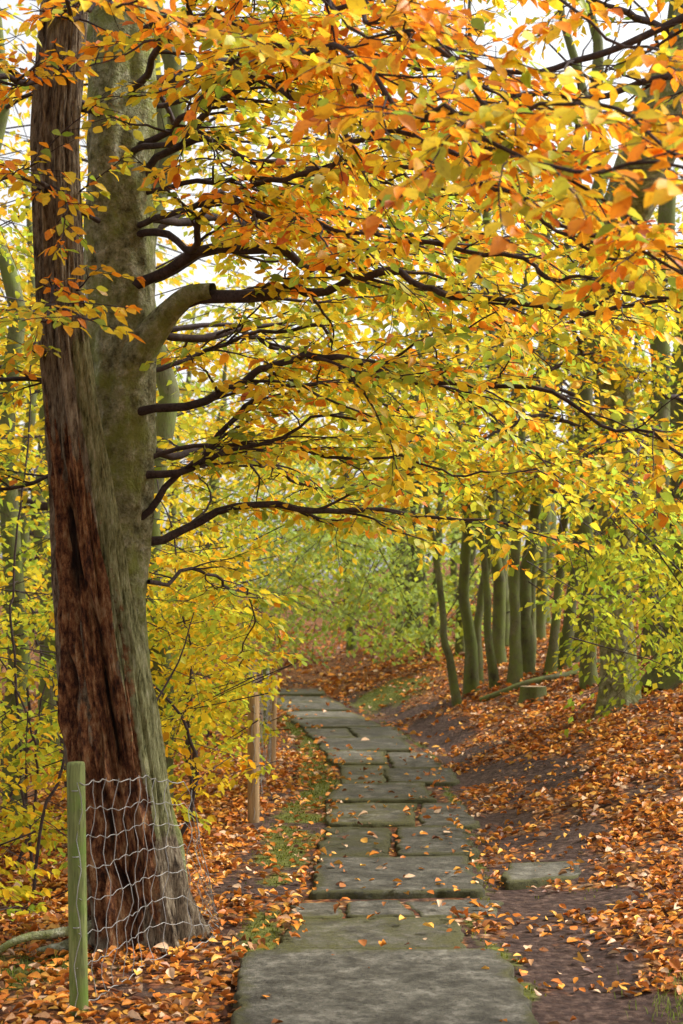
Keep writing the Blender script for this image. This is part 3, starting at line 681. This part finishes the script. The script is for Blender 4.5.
# ------------------------------------------------------------------ leaf litter
LC=np.array([(.74,.28,.04),(.54,.17,.03),(.80,.42,.08),(.32,.12,.035),(.72,.48,.29),(.18,.075,.04),(.42,.22,.10)]); LPw=[.27,.22,.16,.12,.08,.07,.08]
P=[];D=[];N=[];Sz=[]
def scatter(n,xr_,yr_,size,on=1.):
    for _ in range(n):
        x=random.uniform(*xr_); y=yr_[0]+(yr_[1]-yr_[0])*random.random()**1.1
        xl=float(np.interp(y,PY,PL)); xr=float(np.interp(y,PY,PR))
        m=litter(x,y); z=height(x,y)
        if xl<x<xr and y<33:
            e=min(x-xl,xr-x)
            if random.random()>(.02+.15*math.exp(-e/.07))*(1+2*max(0,nz(x*2,y*2,1))) : continue
            z+=.058
        else:
            if random.random()>m**1.8: continue
            if random.random()<.65*mossm(x,y): continue
            z+=random.uniform(.004,.035)
        P.append((x,y,z)); a_=random.uniform(0,6.283); D.append((math.cos(a_),math.sin(a_),random.gauss(.05,.25)))
        N.append((random.gauss(0,.4),random.gauss(0,.4),1)); Sz.append(size*random.uniform(.5,1.2))
scatter(33000,(-3.2,3.2),(4.2,10.5),.062)
scatter(30000,(-3.5,5.5),(10.5,18),.072)
scatter(24000,(-6,9),(18,34),.105)
scatter(8000,(-9,12),(30,50),.17)
C=LC[rng.choice(7,len(P),p=LPw)]*rng.uniform(.65,1.1,(len(P),1))
leaf_mesh('leaf_litter',P,D,N,Sz,C,M_litter,detail=1,curl=.22,fold=.2)

# ------------------------------------------------------------------ grass / moss tufts
def blades(name,pts,h,wd,cols):
    n=len(pts); P=np.array(pts); a=rng.uniform(0,6.283,n); H=h*rng.uniform(.5,1.3,n); ln=rng.uniform(.2,.9,n)
    dx=np.column_stack([np.cos(a),np.sin(a),np.zeros(n)]); sx=np.column_stack([-np.sin(a),np.cos(a),np.zeros(n)])*wd
    up=np.array([0,0,1.])
    m1=P+dx*(H*ln*.35)[:,None]+up*(H*.6)[:,None]; m2=P+dx*(H*ln)[:,None]+up*(H*(1-.3*ln))[:,None]
    V=np.stack([P-sx,P+sx,m1+sx*.8,m1-sx*.8,m2],1).reshape(-1,3); b=(np.arange(n)*5)[:,None]
    C=np.repeat(np.array(cols)[rng.integers(0,len(cols),n)]*rng.uniform(.7,1.2,(n,1)),5,0)
    np_mesh(name,V,[b+np.array([[0,1,2,3]]),b+np.array([[3,2,4]])],M_grass,attr=C)
gc=[(.15,.2,.03),(.22,.28,.05),(.32,.33,.1)]
pts=[]
for _ in range(700):
    x=random.gauss(1.6,.13);y=random.gauss(6.05,.2); pts.append((x,y,gz(x,y)))
for _ in range(350):
    x=random.gauss(-1.75,.35);y=random.gauss(7.4,.5); pts.append((x,y,gz(x,y)))
blades('grass',pts,.05,.0022,gc)
pts=[]
while len(pts)<13000:
    x=random.uniform(-2.2,2.6); y=random.uniform(5,30)
    if random.random()<mossm(x,y)**1.5:
        xl=float(np.interp(y,PY,PL)); xr=float(np.interp(y,PY,PR))
        if not xl+.03<x<xr-.01: pts.append((x,y,gz(x,y)))
blades('moss',pts,.018,.004,[(.10,.12,.015),(.15,.17,.025),(.23,.23,.04)])

# ------------------------------------------------------------------ sky, sun, camera
w=bpy.data.worlds.new('World'); scene.world=w; w.use_nodes=True; nt=w.node_tree; nt.nodes.clear()
out=nt.nodes.new('ShaderNodeOutputWorld'); bgd=nt.nodes.new('ShaderNodeBackground'); sky=nt.nodes.new('ShaderNodeTexSky')
sky.sky_type='NISHITA'; sky.sun_disc=False; sky.sun_elevation=math.radians(48); sky.sun_rotation=math.radians(60); sky.air_density=1.0; sky.dust_density=4.; sky.altitude=100
hs=nt.nodes.new('ShaderNodeHueSaturation'); hs.inputs['Saturation'].default_value=.12; hs.inputs['Value'].default_value=2.0
nt.links.new(sky.outputs[0],hs.inputs['Color']); nt.links.new(hs.outputs[0],bgd.inputs[0]); bgd.inputs[1].default_value=.15; nt.links.new(bgd.outputs[0],out.inputs[0])
sd=bpy.data.lights.new('sun','SUN'); sd.energy=4.6; sd.angle=math.radians(10); sd.color=(1,.96,.90)
so=link(bpy.data.objects.new('sun',sd))
az=math.radians(78); el=math.radians(48)   # azimuth clockwise from +Y
sky.sun_rotation=az
v=Vector((math.sin(az)*math.cos(el),math.cos(az)*math.cos(el),math.sin(el))); so.rotation_euler=v.to_track_quat('Z','Y').to_euler()
cd=bpy.data.cameras.new('camera'); cam=link(bpy.data.objects.new('camera',cd)); scene.camera=cam
cam.location=(0,0,1.7); cam.rotation_euler=(math.radians(90),0,0)
cd.sensor_fit='VERTICAL'; cd.sensor_height=36; cd.sensor_width=24; cd.lens=50; cd.shift_y=105/1024
cd.clip_end=600; cd.dof.use_dof=True; cd.dof.focus_distance=8.0; cd.dof.aperture_fstop=4.0
scene.view_settings.view_transform='Standard'; scene.view_settings.look='None'; scene.view_settings.exposure=0
print('near leaves',n_near,'bg',nbg,'litter',len(P))
